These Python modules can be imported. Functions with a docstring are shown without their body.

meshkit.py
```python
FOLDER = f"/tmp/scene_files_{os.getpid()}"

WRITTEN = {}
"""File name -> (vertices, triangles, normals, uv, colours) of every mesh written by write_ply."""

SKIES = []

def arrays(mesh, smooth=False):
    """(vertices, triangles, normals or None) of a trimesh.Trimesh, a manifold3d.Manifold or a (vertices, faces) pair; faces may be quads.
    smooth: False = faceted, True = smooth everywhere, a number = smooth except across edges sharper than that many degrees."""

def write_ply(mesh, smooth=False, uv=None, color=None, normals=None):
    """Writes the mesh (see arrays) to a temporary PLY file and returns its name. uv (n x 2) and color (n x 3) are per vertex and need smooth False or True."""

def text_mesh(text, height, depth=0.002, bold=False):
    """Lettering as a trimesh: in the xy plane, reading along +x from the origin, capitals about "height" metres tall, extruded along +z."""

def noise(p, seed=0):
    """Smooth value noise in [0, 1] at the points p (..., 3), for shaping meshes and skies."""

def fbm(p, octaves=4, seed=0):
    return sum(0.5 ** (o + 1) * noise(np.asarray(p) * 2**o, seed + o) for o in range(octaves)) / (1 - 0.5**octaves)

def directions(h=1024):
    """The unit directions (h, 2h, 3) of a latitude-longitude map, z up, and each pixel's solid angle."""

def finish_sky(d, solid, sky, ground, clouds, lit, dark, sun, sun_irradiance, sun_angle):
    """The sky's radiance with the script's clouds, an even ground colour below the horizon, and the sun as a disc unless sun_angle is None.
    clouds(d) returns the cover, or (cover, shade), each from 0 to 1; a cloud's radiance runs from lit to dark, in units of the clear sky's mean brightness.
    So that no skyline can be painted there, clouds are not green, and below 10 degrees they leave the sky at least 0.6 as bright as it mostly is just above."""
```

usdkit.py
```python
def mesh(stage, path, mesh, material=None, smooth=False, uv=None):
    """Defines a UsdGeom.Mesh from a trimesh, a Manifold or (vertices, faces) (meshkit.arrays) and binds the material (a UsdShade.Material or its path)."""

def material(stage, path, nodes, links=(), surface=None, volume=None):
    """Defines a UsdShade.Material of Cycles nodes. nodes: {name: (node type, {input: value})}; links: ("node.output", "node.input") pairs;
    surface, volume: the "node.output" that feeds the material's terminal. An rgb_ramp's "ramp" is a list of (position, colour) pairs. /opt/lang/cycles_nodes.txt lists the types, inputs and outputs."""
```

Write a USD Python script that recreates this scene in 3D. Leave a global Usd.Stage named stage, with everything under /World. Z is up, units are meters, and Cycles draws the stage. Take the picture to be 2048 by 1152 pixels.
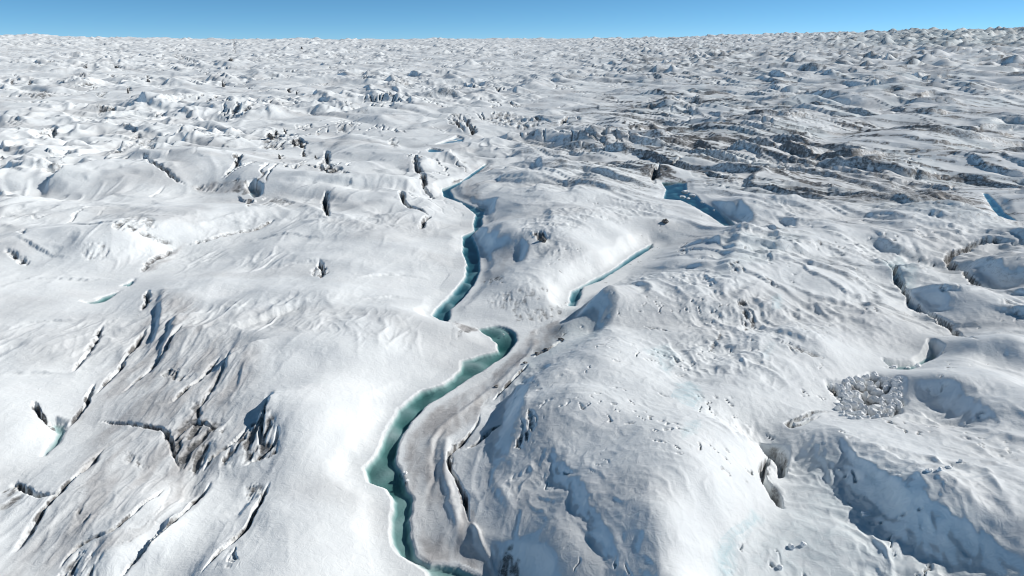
import math
import numpy as np
import trimesh
import usdkit
from pxr import Gf, Sdf, Usd, UsdGeom, UsdLux, UsdShade, Vt
from scipy.interpolate import RBFInterpolator
from scipy.ndimage import map_coordinates
from shapely.geometry import Polygon, LineString, Point
import shapely

stage = Usd.Stage.CreateInMemory()
UsdGeom.SetStageUpAxis(stage, UsdGeom.Tokens.z)
UsdGeom.Xform.Define(stage, '/World')
UsdGeom.Scope.Define(stage, '/World/Looks')

# ---------------------------------------------------------------- camera, sky, sun, exposure
CAM_H, PITCH, TAN = 80.0, math.radians(19.67), 0.75
cam = UsdGeom.Camera.Define(stage, '/World/camera')
cam.CreateFocalLengthAttr(24.0)
cam.CreateHorizontalApertureAttr(36.0)
cam.CreateVerticalApertureAttr(20.25)
cam.CreateClippingRangeAttr(Gf.Vec2f(1.0, 60000.0))
cam.CreateExposureAttr(0.22)
cam.AddTranslateOp().Set(Gf.Vec3d(0, 0, CAM_H))
cam.AddRotateXOp().Set(90.0 - math.degrees(PITCH))

SUN_ELEV, SUN_AZ = math.radians(34.0), math.radians(72.0)      # azimuth: to the right of the view direction (+y)
sun = UsdLux.DistantLight.Define(stage, '/World/sun')
sun.CreateNormalizeAttr(True)
sun.CreateIntensityAttr(1.05)
sun.CreateAngleAttr(0.53)
sun.CreateColorAttr(Gf.Vec3f(1.0, 0.965, 0.92))
sun.AddRotateZOp().Set(-math.degrees(SUN_AZ))
sun.AddRotateXOp().Set(math.degrees(SUN_ELEV) - 90.0)

sky = UsdLux.DomeLight.Define(stage, '/World/sky')
sky_mat = usdkit.material(stage, '/World/Looks/sky', {
    'tex': ('sky_texture', {'sky_type': 'single_scattering', 'sun_disc': False, 'sun_elevation': SUN_ELEV, 'sun_rotation': SUN_AZ,
                            'altitude': 9000.0, 'air_density': 1.0, 'aerosol_density': 0.0, 'ozone_density': 5.0}),
    'hue': ('hsv', {'hue': 0.478, 'saturation': 1.02, 'value': 0.62}),
    'bg': ('background_shader', {'strength': 0.15})},
    [('tex.color', 'hue.color'), ('hue.color', 'bg.color')], surface='bg.background')
UsdShade.MaterialBindingAPI.Apply(sky.GetPrim()).Bind(sky_mat)


def tag(prim, label=None, category=None, group=None, kind=None):
    p = prim.GetPrim() if hasattr(prim, 'GetPrim') else prim
    for k, v in (('label', label), ('category', category), ('group', group), ('kind', kind)):
        if v:
            p.SetCustomDataByKey(k, v)
    return prim


tag(sky, 'clear blue cloudless sky above the white glacier horizon', 'sky', kind='structure')

# ---------------------------------------------------------------- noise
def _hash(ix, iy, seed):
    h = (ix * 374761393 + iy * 668265263 + seed * 974711) & 0xFFFFFFFF
    h = ((h ^ (h >> 13)) * 1274126177) & 0xFFFFFFFF
    return h ^ (h >> 16)


_ANG = np.arange(256) / 256.0 * 2 * np.pi
_GX, _GY = np.cos(_ANG), np.sin(_ANG)


def perlin(x, y, seed=0):
    xf, yf = np.floor(x), np.floor(y)
    ix, iy = xf.astype(np.int64), yf.astype(np.int64)
    fx, fy = x - xf, y - yf
    u = fx * fx * fx * (fx * (fx * 6 - 15) + 10)
    v = fy * fy * fy * (fy * (fy * 6 - 15) + 10)

    def g(dx, dy):
        k = _hash(ix + dx, iy + dy, seed) & 255
        return _GX[k] * (fx - dx) + _GY[k] * (fy - dy)
    a = g(0, 0) * (1 - u) + g(1, 0) * u
    b = g(0, 1) * (1 - u) + g(1, 1) * u
    return (a * (1 - v) + b * v) * 1.5


def fbm(x, y, octaves, seed=0, gain=0.5):
    out, amp = 0.0, 1.0
    for o in range(octaves):
        out = out + amp * perlin(x * 2.03 ** o + 17.3 * o, y * 2.03 ** o - 9.1 * o, seed + o)
        amp *= gain
    return out


def sstep(a, b, x):
    t = np.clip((x - a) / (b - a), 0, 1)
    return t * t * (3 - 2 * t)


# ---------------------------------------------------------------- where the glacier stands
CP, SP = math.cos(PITCH), math.sin(PITCH)


def ray(px, py):
    a, b = (px - 1024.0) / 1024.0 * TAN, (576.0 - py) / 1024.0 * TAN
    return np.array([a, CP + b * SP, -SP + b * CP])


_hx = np.array([-900, 0, 200, 500, 750, 1024, 1150, 1300, 1400, 1500, 1700, 1850, 2048, 2900.])
_hy = np.array([66, 68, 73, 77, 77.5, 76, 77, 76, 72, 69, 66, 64, 62, 60.])


def base(x, y):
    """The long slow rise of the ice sheet inland, the same far ridge that makes the horizon."""
    d = np.hypot(x, y)
    px = 1024 + x / np.maximum(y, 1.0) * CP / TAN * 1024
    px = np.where(y > 0, px, 1024)
    hy = np.interp(px, _hx, _hy) + 3.0
    zr = CAM_H + 6000.0 * ((576 - hy) / 1024 * TAN * CP - SP) / (CP + (576 - hy) / 1024 * TAN * SP)
    t = np.clip((d - 450.0) / 5550.0, 0, 1)
    back = np.clip((d - 6000.0) / 3000.0, 0, 1)
    return zr * t ** 1.25 - 260.0 * back ** 1.6


# macro shape: points (pixel x, pixel y, height above the slow rise, metres)
MACRO = [
    # the bench of old river bed right of the river
    (1040, 690, 1.0), (1005, 735, 1.0), (930, 790, 1.0), (868, 850, 1.1), (835, 915, 1.0), (838, 985, 1.0), (850, 1060, 1.0), (890, 1115, 1.0), (970, 1135, 1.6),
    (1090, 665, 1.4), (1120, 645, 1.8), (1150, 615, 2.2), (1060, 640, 1.2), (990, 640, 1.0), (940, 640, 0.9),
    (900, 870, 1.9), (940, 820, 2.0), (885, 950, 1.9), (900, 1030, 1.9), (935, 1090, 2.2), (1010, 760, 2.0), (1070, 705, 2.2),
    # foot of the big dome along the crack
    (961, 825, 2.2), (937, 867, 2.2), (900, 910, 2.0), (914, 960, 2.1), (928, 1000, 2.3), (940, 1050, 2.4), (975, 1110, 2.6), (1005, 1160, 2.9), (1020, 1090, 3.4),
    (1000, 800, 2.5), (1035, 750, 2.6), (1090, 690, 2.6), (1125, 665, 3.0), (1160, 625, 3.0),
    # left flank and crest of the big dome
    (1010, 870, 4.4), (1000, 950, 4.6), (1010, 1030, 4.4), (1060, 1110, 4.9), (1100, 1150, 5.6), (1120, 1050, 7.6), (1080, 980, 7.0), (1160, 1120, 8.2),
    (1052, 800, 5.2), (1060, 850, 6.2), (1095, 890, 7.5), (1150, 905, 8.3), (1180, 1000, 8.7), (1215, 1050, 8.9), (1250, 1120, 9.0), (1262, 1200, 9.0),
    (1110, 760, 6.6), (1180, 690, 6.8), (1250, 672, 6.0), (1340, 700, 5.4),
    (1200, 780, 8.5), (1250, 850, 10.5), (1300, 930, 11.8), (1330, 1040, 12.0), (1340, 1160, 12.0), (1400, 950, 11.4), (1400, 830, 9.6), (1330, 770, 8.0), (1450, 780, 7.6), (1470, 870, 8.6),
    # knob and ridge between the side stream and the dome
    (1190, 588, 8.0), (1240, 580, 8.4), (1300, 600, 7.5), (1140, 640, 4.0), (1180, 640, 4.8), (1230, 625, 6.2), (1290, 560, 6.5), (1350, 520, 6.0), (1400, 480, 7.0), (1470, 462, 7.2), (1340, 620, 6.6), (1400, 560, 7.0),
    (1470, 530, 7.4), (1550, 560, 7.0), (1420, 650, 6.2), (1500, 640, 6.6), (1600, 620, 6.6), (1500, 700, 6.2), (1560, 740, 6.0), (1640, 690, 6.0), (1720, 640, 5.4), (1700, 560, 5.0), (1620, 520, 6.0), (1800, 640, 4.2), (1850, 680, 3.6),
    # side stream valley and right pools
    (1305, 488, 1.5), (1260, 515, 1.3), (1222, 545, 1.2), (1180, 566, 1.0), (1150, 590, 0.9), (1160, 570, 1.2),
    (1345, 380, 3.9), (1400, 412, 3.9), (1449, 440, 3.9), (1340, 402, 4.2), (1390, 424, 4.3), (1430, 446, 4.4), (1420, 370, 4.6), (1480, 402, 8.0), (1540, 430, 6.5), (1600, 400, 5.0), (1620, 465, 6.0), (1680, 440, 5.0), (1720, 500, 4.2),
    # middle ridge between river and side stream
    (960, 600, 2.0), (930, 612, 1.4), (1000, 560, 3.6), (1060, 540, 5.5), (1130, 540, 4.2), (1180, 500, 6.5), (1250, 470, 5.2), (1320, 440, 5.8), (1100, 600, 3.4), (1030, 610, 2.4), (1020, 470, 7.0), (1080, 430, 9.0), (1160, 400, 8.0), (1240, 400, 7.0), (1100, 480, 8.0),
    (985, 500, 3.0), (990, 440, 4.5), (1000, 400, 5.0), (960, 385, 3.5), (1020, 350, 6.5), (1100, 345, 6.5), (1200, 350, 5.0), (1260, 420, 6.2), (980, 560, 2.2),
    # river itself
    (900, 395, 0.5), (950, 425, 0.5), (958, 450, 0.5), (925, 350, 1.0), (940, 520, 0.3), (920, 580, 0.3), (885, 630, 0.3), (1010, 680, 0.2), (950, 740, 0.2), (850, 810, 0.2), (790, 880, 0.2), (770, 940, 0.2), (800, 1040, 0.2), (840, 1120, 0.2), (920, 1140, 0.2),
    # left bank: white hump that hides a reach of the river
    (990, 692, 0.8), (955, 665, 1.7), (915, 652, 2.6), (870, 642, 3.3), (820, 628, 4.0), (760, 614, 4.8), (690, 606, 5.4), (640, 598, 5.8), (560, 640, 5.4), (640, 680, 6.0), (740, 690, 4.6), (850, 690, 2.7), (930, 702, 0.9), (880, 735, 0.8), (800, 765, 1.5), (700, 760, 4.4),
    (840, 600, 1.9), (800, 560, 2.2), (860, 520, 1.9), (900, 480, 1.6), (720, 560, 3.2), (700, 480, 3.8), (820, 440, 3.0), (880, 430, 2.2), (620, 540, 3.6), (600, 460, 3.6), (700, 400, 3.6), (800, 380, 4.2), (820, 330, 5.0), (870, 350, 3.2),
    (600, 760, 6.2), (560, 720, 6.4), (640, 830, 5.4), (720, 830, 2.8), (690, 900, 1.8), (620, 900, 3.6), (560, 900, 4.2), (700, 980, 1.6), (740, 1040, 1.4), (640, 1020, 3.0), (700, 1100, 2.2), (560, 1080, 4.2), (600, 1140, 4.0),
    # left foreground: long slope falling to the left gully
    (500, 690, 6.2), (450, 650, 5.6), (420, 640, 5.0), (380, 600, 4.4), (320, 580, 3.4), (300, 640, 2.4), (260, 660, 1.6), (230, 720, 1.6), (390, 700, 4.8), (330, 760, 3.2), (260, 800, 2.0), (470, 800, 5.0), (400, 860, 3.4), (320, 880, 2.6), (250, 930, 2.4), (200, 900, 1.9), (460, 900, 4.2), (430, 960, 1.6), (380, 1000, 2.4), (330, 1000, 3.8), (290, 1060, 3.8), (240, 1100, 3.4), (400, 1060, 1.6), (300, 1130, 1.0), (250, 1150, 1.0), (470, 1010, 2.4), (520, 990, 1.9), (450, 1100, 2.8),
    (150, 980, 2.2), (90, 1020, 1.6), (60, 1080, 1.0), (170, 1090, 2.6), (120, 1130, 1.8), (30, 1140, 1.2),
    (60, 950, 1.0), (24, 964, 0.5), (94, 908, 0.5), (118, 867, 0.4), (150, 830, 1.2), (170, 797, 1.4), (60, 850, 2.6), (40, 800, 3.0), (30, 880, 2.2), (100, 760, 2.6), (20, 720, 2.8), (120, 690, 2.4), (180, 640, 1.0), (220, 592, 0.4), (264, 565, 0.6), (120, 600, 1.8), (40, 580, 2.4), (100, 540, 2.8), (200, 520, 2.8), (290, 535, 1.0), (350, 500, 1.0), (400, 487, 1.6), (470, 465, 2.0), (550, 442, 2.2), (280, 480, 4.0), (180, 480, 5.0), (120, 470, 5.5), (330, 440, 5.6), (260, 440, 5.0), (430, 430, 4.5), (60, 430, 4.6), (520, 400, 2.5), (420, 385, 1.6), (340, 400, 2.8), (200, 400, 3.6), (80, 380, 3.6),
    (560, 370, 4.5), (640, 350, 3.5), (480, 350, 5.5), (300, 360, 4.5), (250, 330, 5.0), (140, 300, 7.5), (60, 310, 7.0),
    # right foreground
    (1518, 873, 5.0), (1546, 898, 4.6), (1572, 939, 4.6), (1549, 981, 5.0), (1553, 1002, 5.4), (1501, 1040, 7.0), (1466, 1078, 7.2), (1431, 1117, 7.4), (1420, 1170, 7.4),
    (1640, 884, 7.6), (1706, 896, 8.8), (1758, 944, 9.6), (1813, 993, 10.2), (1890, 1044, 10.6), (1960, 1080, 10.6), (1990, 1120, 10.2),
    (1640, 935, 6.4), (1671, 990, 6.7), (1765, 1010, 7.8), (1800, 1040, 8.5), (1870, 1080, 9.0), (1940, 1110, 9.4),
    (1750, 880, 9.6), (1850, 900, 11.0), (1950, 950, 12.0), (2045, 1000, 12.6), (2040, 1100, 12.4), (1590, 860, 6.0), (1680, 860, 7.4),
    (1700, 1060, 8.4), (1600, 1050, 7.4), (1550, 1100, 7.0), (1650, 1130, 7.6), (1800, 1130, 8.2), (1620, 990, 6.4), (1750, 1180, 7.4), (1600, 1180, 6.6), (1900, 1170, 9.6),
    (1733, 787, 3.6), (1690, 800, 3.8), (1780, 770, 3.6), (1650, 826, 4.0), (1574, 846, 5.0), (1620, 760, 5.0), (1770, 810, 3.8), (1700, 745, 4.2),
    (1800, 757, 4.8), (1869, 755, 6.6), (1938, 770, 7.4), (1990, 800, 8.2), (2040, 830, 8.8), (1830, 780, 4.8), (1904, 808, 6.0), (1985, 840, 7.8), (1850, 845, 7.2), (1920, 720, 5.0),
    (1945, 690, 5.6), (2000, 680, 6.8), (2048, 690, 7.0), (1980, 720, 4.8), (2040, 740, 5.0), (1862, 713, 2.6), (1810, 738, 2.8), (1921, 676, 3.0), (1890, 646, 2.8), (1858, 625, 2.8), (1824, 607, 2.8), (1795, 575, 2.6), (1778, 535, 2.8), (1735, 512, 3.0),
    (1865, 578, 6.2), (1924, 599, 6.4), (1900, 625, 4.2), (1980, 640, 4.6), (1960, 560, 4.5), (2000, 585, 6.0), (1960, 522, 7.0), (2020, 545, 7.0), (1930, 500, 3.4), (1890, 516, 2.6), (1920, 545, 2.8), (1970, 580, 3.0), (1830, 540, 4.6), (1800, 480, 5.0), (1850, 450, 5.6), (1900, 420, 5.4), (1990, 430, 4.1), (1972, 400, 4.1), (2020, 445, 4.2), (1960, 380, 3.6), (2040, 400, 6.0), (1950, 470, 4.0),
]
_m = []
for px, py, z in MACRO:
    z = z * (1 + (0.22 if px > 700 else 0.75 if py < 540 else 0.1) * float(sstep(1.5, 5.0, z)))
    r = ray(px, py)
    t = (z - CAM_H) / r[2]
    _m.append((r[0] * t, r[1] * t, z))
_m = np.array(_m)
_edge = []
for ang in np.linspace(-60, 60, 25):
    for rr in (620, 760):
        _edge.append((rr * math.sin(math.radians(ang)), rr * math.cos(math.radians(ang)), 3.5))
for xx in np.linspace(-110, 110, 9):
    _edge.append((xx, 40.0, 4.0))
for s in (-1, 1):
    for yy in np.linspace(60, 500, 10):
        _edge.append((s * (0.75 * yy + 75), yy, 4.0))
_ctrl = np.vstack([_m, np.array(_edge)])
MG0, MGS = np.array([-640.0, 0.0]), 2.0
_gx, _gy = np.arange(-640, 641, MGS), np.arange(0, 801, MGS)
_GXX, _GYY = np.meshgrid(_gx, _gy)
_rbf = RBFInterpolator(_ctrl[:, :2], _ctrl[:, 2], kernel='thin_plate_spline', smoothing=1.0)
# evaluate on a 4 m grid, then refine
_q = _rbf(np.stack([_GXX[::2, ::2].ravel(), _GYY[::2, ::2].ravel()], 1)).reshape(_GXX[::2, ::2].shape)
_q = np.clip(_q, -1, 22)


def macro(x, y):
    cx, cy = (np.asarray(x, float) + 640.0) / (2 * MGS), np.asarray(y, float) / (2 * MGS)
    z = map_coordinates(_q, [np.atleast_1d(cy), np.atleast_1d(cx)], order=1 if np.size(x) < 50 else 3, mode='nearest')
    d = np.hypot(x, y)
    w = 1 - sstep(430, 700, d)
    return (z * w + 3.5 * (1 - w)).reshape(np.shape(x)) if np.shape(x) else float((z * w + 3.5 * (1 - w))[0])


def at(px, py, dz=0.0):
    """The point of the slow ground surface that the photograph shows at a pixel."""
    r = ray(px, py)
    z = 0.0
    for _ in range(14):
        t = (z - CAM_H) / min(r[2], -0.003)
        z = 0.5 * z + 0.5 * (float(base(np.array(r[0] * t), np.array(r[1] * t))) + macro(r[0] * t, r[1] * t) + dz)
    t = (z - CAM_H) / min(r[2], -0.003)
    return np.array([r[0] * t, r[1] * t])


def at_level(px, py, z):
    r = ray(px, py)
    t = (z - CAM_H) / r[2]
    return np.array([r[0] * t, r[1] * t])


# ---------------------------------------------------------------- grid of the one ground sheet
ang = np.radians(np.concatenate([np.linspace(-180, -50, 40)[:-1], np.linspace(-50, -40.5, 40)[:-1], np.linspace(-40.5, 40.5, 990), np.linspace(40.5, 50, 40)[1:], np.linspace(50, 180, 40)[1:-1]]))
rad = [3.0]
while rad[-1] < 11000:
    r_ = rad[-1]
    rad.append(r_ * (1 + (0.12 if r_ < 30 else 0.02 if r_ < 42 else 0.0036 if r_ < 260 else 0.0042 if r_ < 1500 else 0.0085 if r_ < 6500 else 0.03)))
rad = np.array(rad)
NA, NR = len(ang), len(rad)
A, R = np.meshgrid(ang, rad)
X, Y = (R * np.sin(A)).ravel(), (R * np.cos(A)).ravel()
D0 = np.hypot(X, Y)
print('grid', NA, NR, NA * NR * 2)

Z0 = macro(X, Y)                                   # without the slow rise
BASE = base(X, Y)
W1X, W1Y = 0.55 * perlin(X / 3.1, Y / 3.1, 11) + 0.2 * perlin(X / 1.1, Y / 1.1, 12), 0.55 * perlin(X / 3.1, Y / 3.1, 13) + 0.2 * perlin(X / 1.1, Y / 1.1, 14)
W2X, W2Y = 2.2 * perlin(X / 13, Y / 13, 15), 2.2 * perlin(X / 13, Y / 13, 16)
SILT_SHADE, BLU, DIRT_SHADE = np.zeros_like(X), np.zeros_like(X), np.zeros_like(X)


def near_poly(P, pad):
    lo, hi = P.min(0) - pad, P.max(0) + pad
    return np.nonzero((X > lo[0]) & (X < hi[0]) & (Y > lo[1]) & (Y < hi[1]))[0]


def line_dist(P, idx, warp=1.0):
    """Distance to a polyline, signed (positive on its right hand when walking along it), and the place along it 0..1."""
    x, y = X[idx] + warp * (W1X[idx] + 0.5 * W2X[idx]), Y[idx] + warp * (W1Y[idx] + 0.5 * W2Y[idx])
    best, sgn, par = np.full(len(idx), 1e9), np.ones(len(idx)), np.zeros(len(idx))
    seg = np.diff(P, axis=0)
    ln = np.linalg.norm(seg, axis=1)
    cum = np.concatenate([[0], np.cumsum(ln)])
    for k in range(len(seg)):
        dx, dy = x - P[k, 0], y - P[k, 1]
        t = np.clip((dx * seg[k, 0] + dy * seg[k, 1]) / max(ln[k] ** 2, 1e-9), 0, 1)
        ex, ey = dx - t * seg[k, 0], dy - t * seg[k, 1]
        d = np.hypot(ex, ey)
        m = d < best
        best[m] = d[m]
        sgn[m] = np.sign((dx * seg[k, 1] - dy * seg[k, 0]))[m]
        par[m] = ((cum[k] + t * ln[k]) / cum[-1])[m]
    return best, sgn, par


def px_line(pts):
    return np.array([at(*p) for p in pts])


def area(pts, feather, level=None, warp=1.0):
    """Soft mask of a region given by its outline: (indices, 0..1)."""
    P = np.array([at(*p) if level is None else at_level(*p, level) for p in pts])
    idx = near_poly(P, feather * 2 + 2)
    poly = Polygon(P).buffer(0)
    x, y = X[idx] + warp * (W1X[idx] + W2X[idx]), Y[idx] + warp * (W1Y[idx] + W2Y[idx])
    inside = shapely.contains_xy(poly, x, y)
    d, _, _ = line_dist(np.vstack([P, P[:1]]), idx, 0.0 if warp == 0 else warp)
    sd = np.where(inside, d, -d)
    return idx, sstep(-feather, feather, sd)


exec_shape = []

# ---------------------------------------------------------------- steep faces: crest lines walked so that the low side lies on the left hand
def chaikin(P, n=2):
    for _ in range(n):
        Q = np.empty((2 * len(P), P.shape[1]))
        Q[0], Q[-1] = P[0], P[-1]
        Q[1:-1:2], Q[2:-1:2] = 0.75 * P[:-1] + 0.25 * P[1:], 0.25 * P[:-1] + 0.75 * P[1:]
        P = Q
    return P


def scarp(pts, h, w, L, lip=0.55, warp=1.0, taper=0.38):
    P = chaikin(px_line(pts))
    L = 1.9 * L
    idx = near_poly(P, w + 5.2 * L)
    d, s, t = line_dist(P, idx, warp)
    x, y = X[idx] + warp * (W1X[idx] + 0.5 * W2X[idx]), Y[idx] + warp * (W1Y[idx] + 0.5 * W2Y[idx])
    cum = np.concatenate([[0], np.cumsum(np.linalg.norm(np.diff(P, axis=0), axis=1))])
    ws, ts, ss = np.zeros(len(idx)), np.zeros(len(idx)), np.zeros(len(idx))
    for k in range(len(P) - 1):
        u = P[k + 1] - P[k]
        ln = math.hypot(u[0], u[1]) + 1e-9
        mx, my = x - 0.5 * (P[k, 0] + P[k + 1, 0]), y - 0.5 * (P[k, 1] + P[k + 1, 1])
        wk = ln / (mx ** 2 + my ** 2 + 3.0) ** 2.5
        ws += wk
        ts += wk * 0.5 * (cum[k] + cum[k + 1]) / cum[-1]
        ss += wk * (my * u[0] - mx * u[1]) / ln
    tt, sd = ts / ws, ss / ws
    fade = np.minimum(sstep(0.02, taper, tt), 1 - sstep(1 - taper, 0.98, tt))
    hh = h * (0.8 + 0.5 * perlin(X[idx] / 9.0, Y[idx] / 9.0, 43))
    low = -0.5 * hh * sstep(0, w, sd) * np.exp(-np.maximum(d - w, 0) / L)
    up = lip * hh * np.exp(-d / (0.9 * L)) * (1 - sstep(0, w, sd))
    Z0[idx] += (low + up) * fade * (1 - sstep(2.0 * L, 5 * L, d))


def crack(pts, w, depth, darkening=0.0, warp=0.4, taper=0.22):
    global Z0
    P = chaikin(px_line(pts), 1)
    idx = near_poly(P, 4 * w + 4)
    d, s, t = line_dist(P, idx, warp)
    vary = 0.65 + 0.7 * perlin(X[idx] / 7.0, Y[idx] / 7.0, 41)
    fade = np.minimum(sstep(0, taper, t), 1 - sstep(1 - taper, 1, t))
    ww = np.maximum(w * vary * (0.35 + 0.65 * fade), 0.0032 * D0[idx] * (0.4 + 0.6 * fade))
    k = (1 - sstep(0.35, 1.0, d / ww)) * fade
    Z0[idx] -= 1.45 * depth * k
    if darkening:
        DIRT_SHADE[idx] = np.maximum(DIRT_SHADE[idx], np.minimum(darkening + 0.25, 1.0) * (1 - sstep(0.7, 2.0, d / ww)) * fade)  # recess shade painted into the crack together with grit


def dirty(pts, amount, feather=1.5, warp=1.0):
    idx, m = area(pts, feather, warp=warp)
    DIRT_SHADE[idx] = np.maximum(DIRT_SHADE[idx], amount * m)


def blob(px, py, rx, ry, amount):
    dirty([(px + rx * math.cos(a), py + ry * math.sin(a)) for a in np.linspace(0, 2 * np.pi, 12, endpoint=False)], amount, feather=max(0.35, 0.0009 * rx * 100 / max(1, (py - 60) / 100)))


def silt_shade(pts, amount, feather=2.0):
    idx, m = area(pts, feather)
    SILT_SHADE[idx] = np.maximum(SILT_SHADE[idx], amount * m)


def bluish(pts, amount, feather=2.0):
    idx, m = area(pts, feather)
    BLU[idx] = np.maximum(BLU[idx], amount * m)


# big shaded faces
scarp([(1995, 1125), (1960, 1080), (1890, 1044), (1813, 993), (1758, 944), (1706, 896), (1633, 880)], 1.9, 6.0, 7, warp=0.5)
scarp([(2030, 835), (1987, 803), (1938, 772), (1869, 756), (1796, 758)], 2.29, 6.0, 8, warp=0.5)
scarp([(1910, 812), (1870, 805), (1815, 815)], 1.65, 3.5, 4, warp=0.5)
scarp([(2060, 700), (2010, 684), (1955, 690), (1900, 712)], 2.06, 5.5, 7, warp=0.4)
scarp([(1928, 604), (1895, 582), (1860, 576), (1826, 572)], 2.02, 4.5, 6, warp=0.4)
scarp([(2045, 562), (2010, 540), (1975, 522), (1940, 518)], 2.26, 5.5, 6, warp=0.4)
scarp([(2060, 592), (2020, 580), (1985, 582)], 2.15, 4.0, 5, warp=0.4)
scarp([(2060, 512), (2020, 494), (1975, 486), (1935, 494)], 2.64, 4.5, 6, warp=0.4)
scarp([(1615, 466), (1590, 444), (1556, 436), (1525, 442)], 2.81, 4.5, 6, warp=0.4)
scarp([(1520, 452), (1498, 420), (1480, 402), (1450, 420)], 3.74, 6.0, 7, warp=0.3)
scarp([(1450, 570), (1470, 505), (1482, 475), (1478, 457), (1420, 461)], 2.64, 5.0, 8, warp=0.5)
scarp([(1562, 510), (1562, 480), (1545, 460)], 1.98, 3.2, 5, warp=0.5)
scarp([(1262, 1190), (1250, 1120), (1243, 1082), (1215, 1040), (1183, 1002), (1166, 950), (1158, 900)], 1.5, 3.4, 5, warp=0.9)
scarp([(1146, 975), (1140, 930), (1128, 895), (1112, 880)], 0.9, 2.6, 3, warp=0.8)
scarp([(1106, 965), (1102, 925), (1094, 885)], 0.9, 2.4, 3, warp=0.8)
scarp([(1062, 872), (1054, 815), (1056, 780), (1090, 730)], 3.47, 5.5, 7, warp=0.5)
scarp([(1150, 700), (1215, 660), (1238, 612), (1225, 588), (1180, 586)], 2.97, 6.5, 8, warp=0.5)
scarp([(1262, 602), (1312, 582), (1290, 566), (1250, 572)], 1.65, 3.0, 4, warp=0.4)
scarp([(1108, 445), (1102, 412), (1072, 416)], 2.31, 4.0, 5, warp=0.5)
scarp([(1046, 530), (1062, 490), (1040, 468)], 2.15, 4.5, 6, warp=0.5)
scarp([(980, 500), (1000, 470), (1010, 440)], 1.81, 5.0, 5, warp=0.5)
scarp([(1135, 395), (1150, 378), (1160, 362)], 2.15, 4.5, 5, warp=0.5)
scarp([(1090, 360), (1085, 335), (1068, 322)], 2.15, 4.5, 5, warp=0.5)
# left side
scarp([(640, 596), (590, 604), (530, 622), (470, 644), (410, 655)], 2.00, 2.6, 6, warp=0.6)
scarp([(420, 765), (458, 712), (520, 690), (580, 684)], 2.80, 3.6, 6, warp=0.7)
scarp([(310, 750), (350, 668), (378, 604)], 2.40, 3.2, 5, warp=0.8)
scarp([(290, 720), (326, 650), (330, 570)], 1.80, 2.6, 5, warp=0.8)
scarp([(512, 880), (535, 815), (555, 765)], 2.60, 2.4, 5, warp=1.0)
scarp([(470, 1050), (515, 1005), (532, 970)], 2.00, 2.0, 5, warp=0.9)
scarp([(250, 1160), (300, 1095), (345, 1045), (356, 1005)], 2.80, 1.6, 4, warp=0.8)
scarp([(330, 1090), (400, 1010), (440, 940), (475, 925)], 2.40, 4.5, 6, warp=0.6)
# little terraces on the left plain
for pts in ([(300, 470), (230, 455), (120, 440)], [(170, 520), (110, 512), (20, 470)], [(240, 560), (140, 555), (10, 560)], [(180, 640), (90, 640), (0, 650)], [(150, 740), (80, 736), (0, 742)],
            [(660, 470), (560, 470), (470, 490)], [(700, 520), (600, 525), (500, 540)], [(870, 560), (790, 548), (700, 560)], [(860, 600), (780, 590), (690, 598)]):
    scarp(pts, 0.8, 1.2, 4)

def ridge(pts, h, w, warp=0.5):
    P = chaikin(px_line(pts))
    idx = near_poly(P, 3.5 * w)
    d, s, t = line_dist(P, idx, warp)
    Z0[idx] += h * np.exp(-(d / w) ** 2) * sstep(0, 0.15, t) * (1 - sstep(0.85, 1, t))


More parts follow.
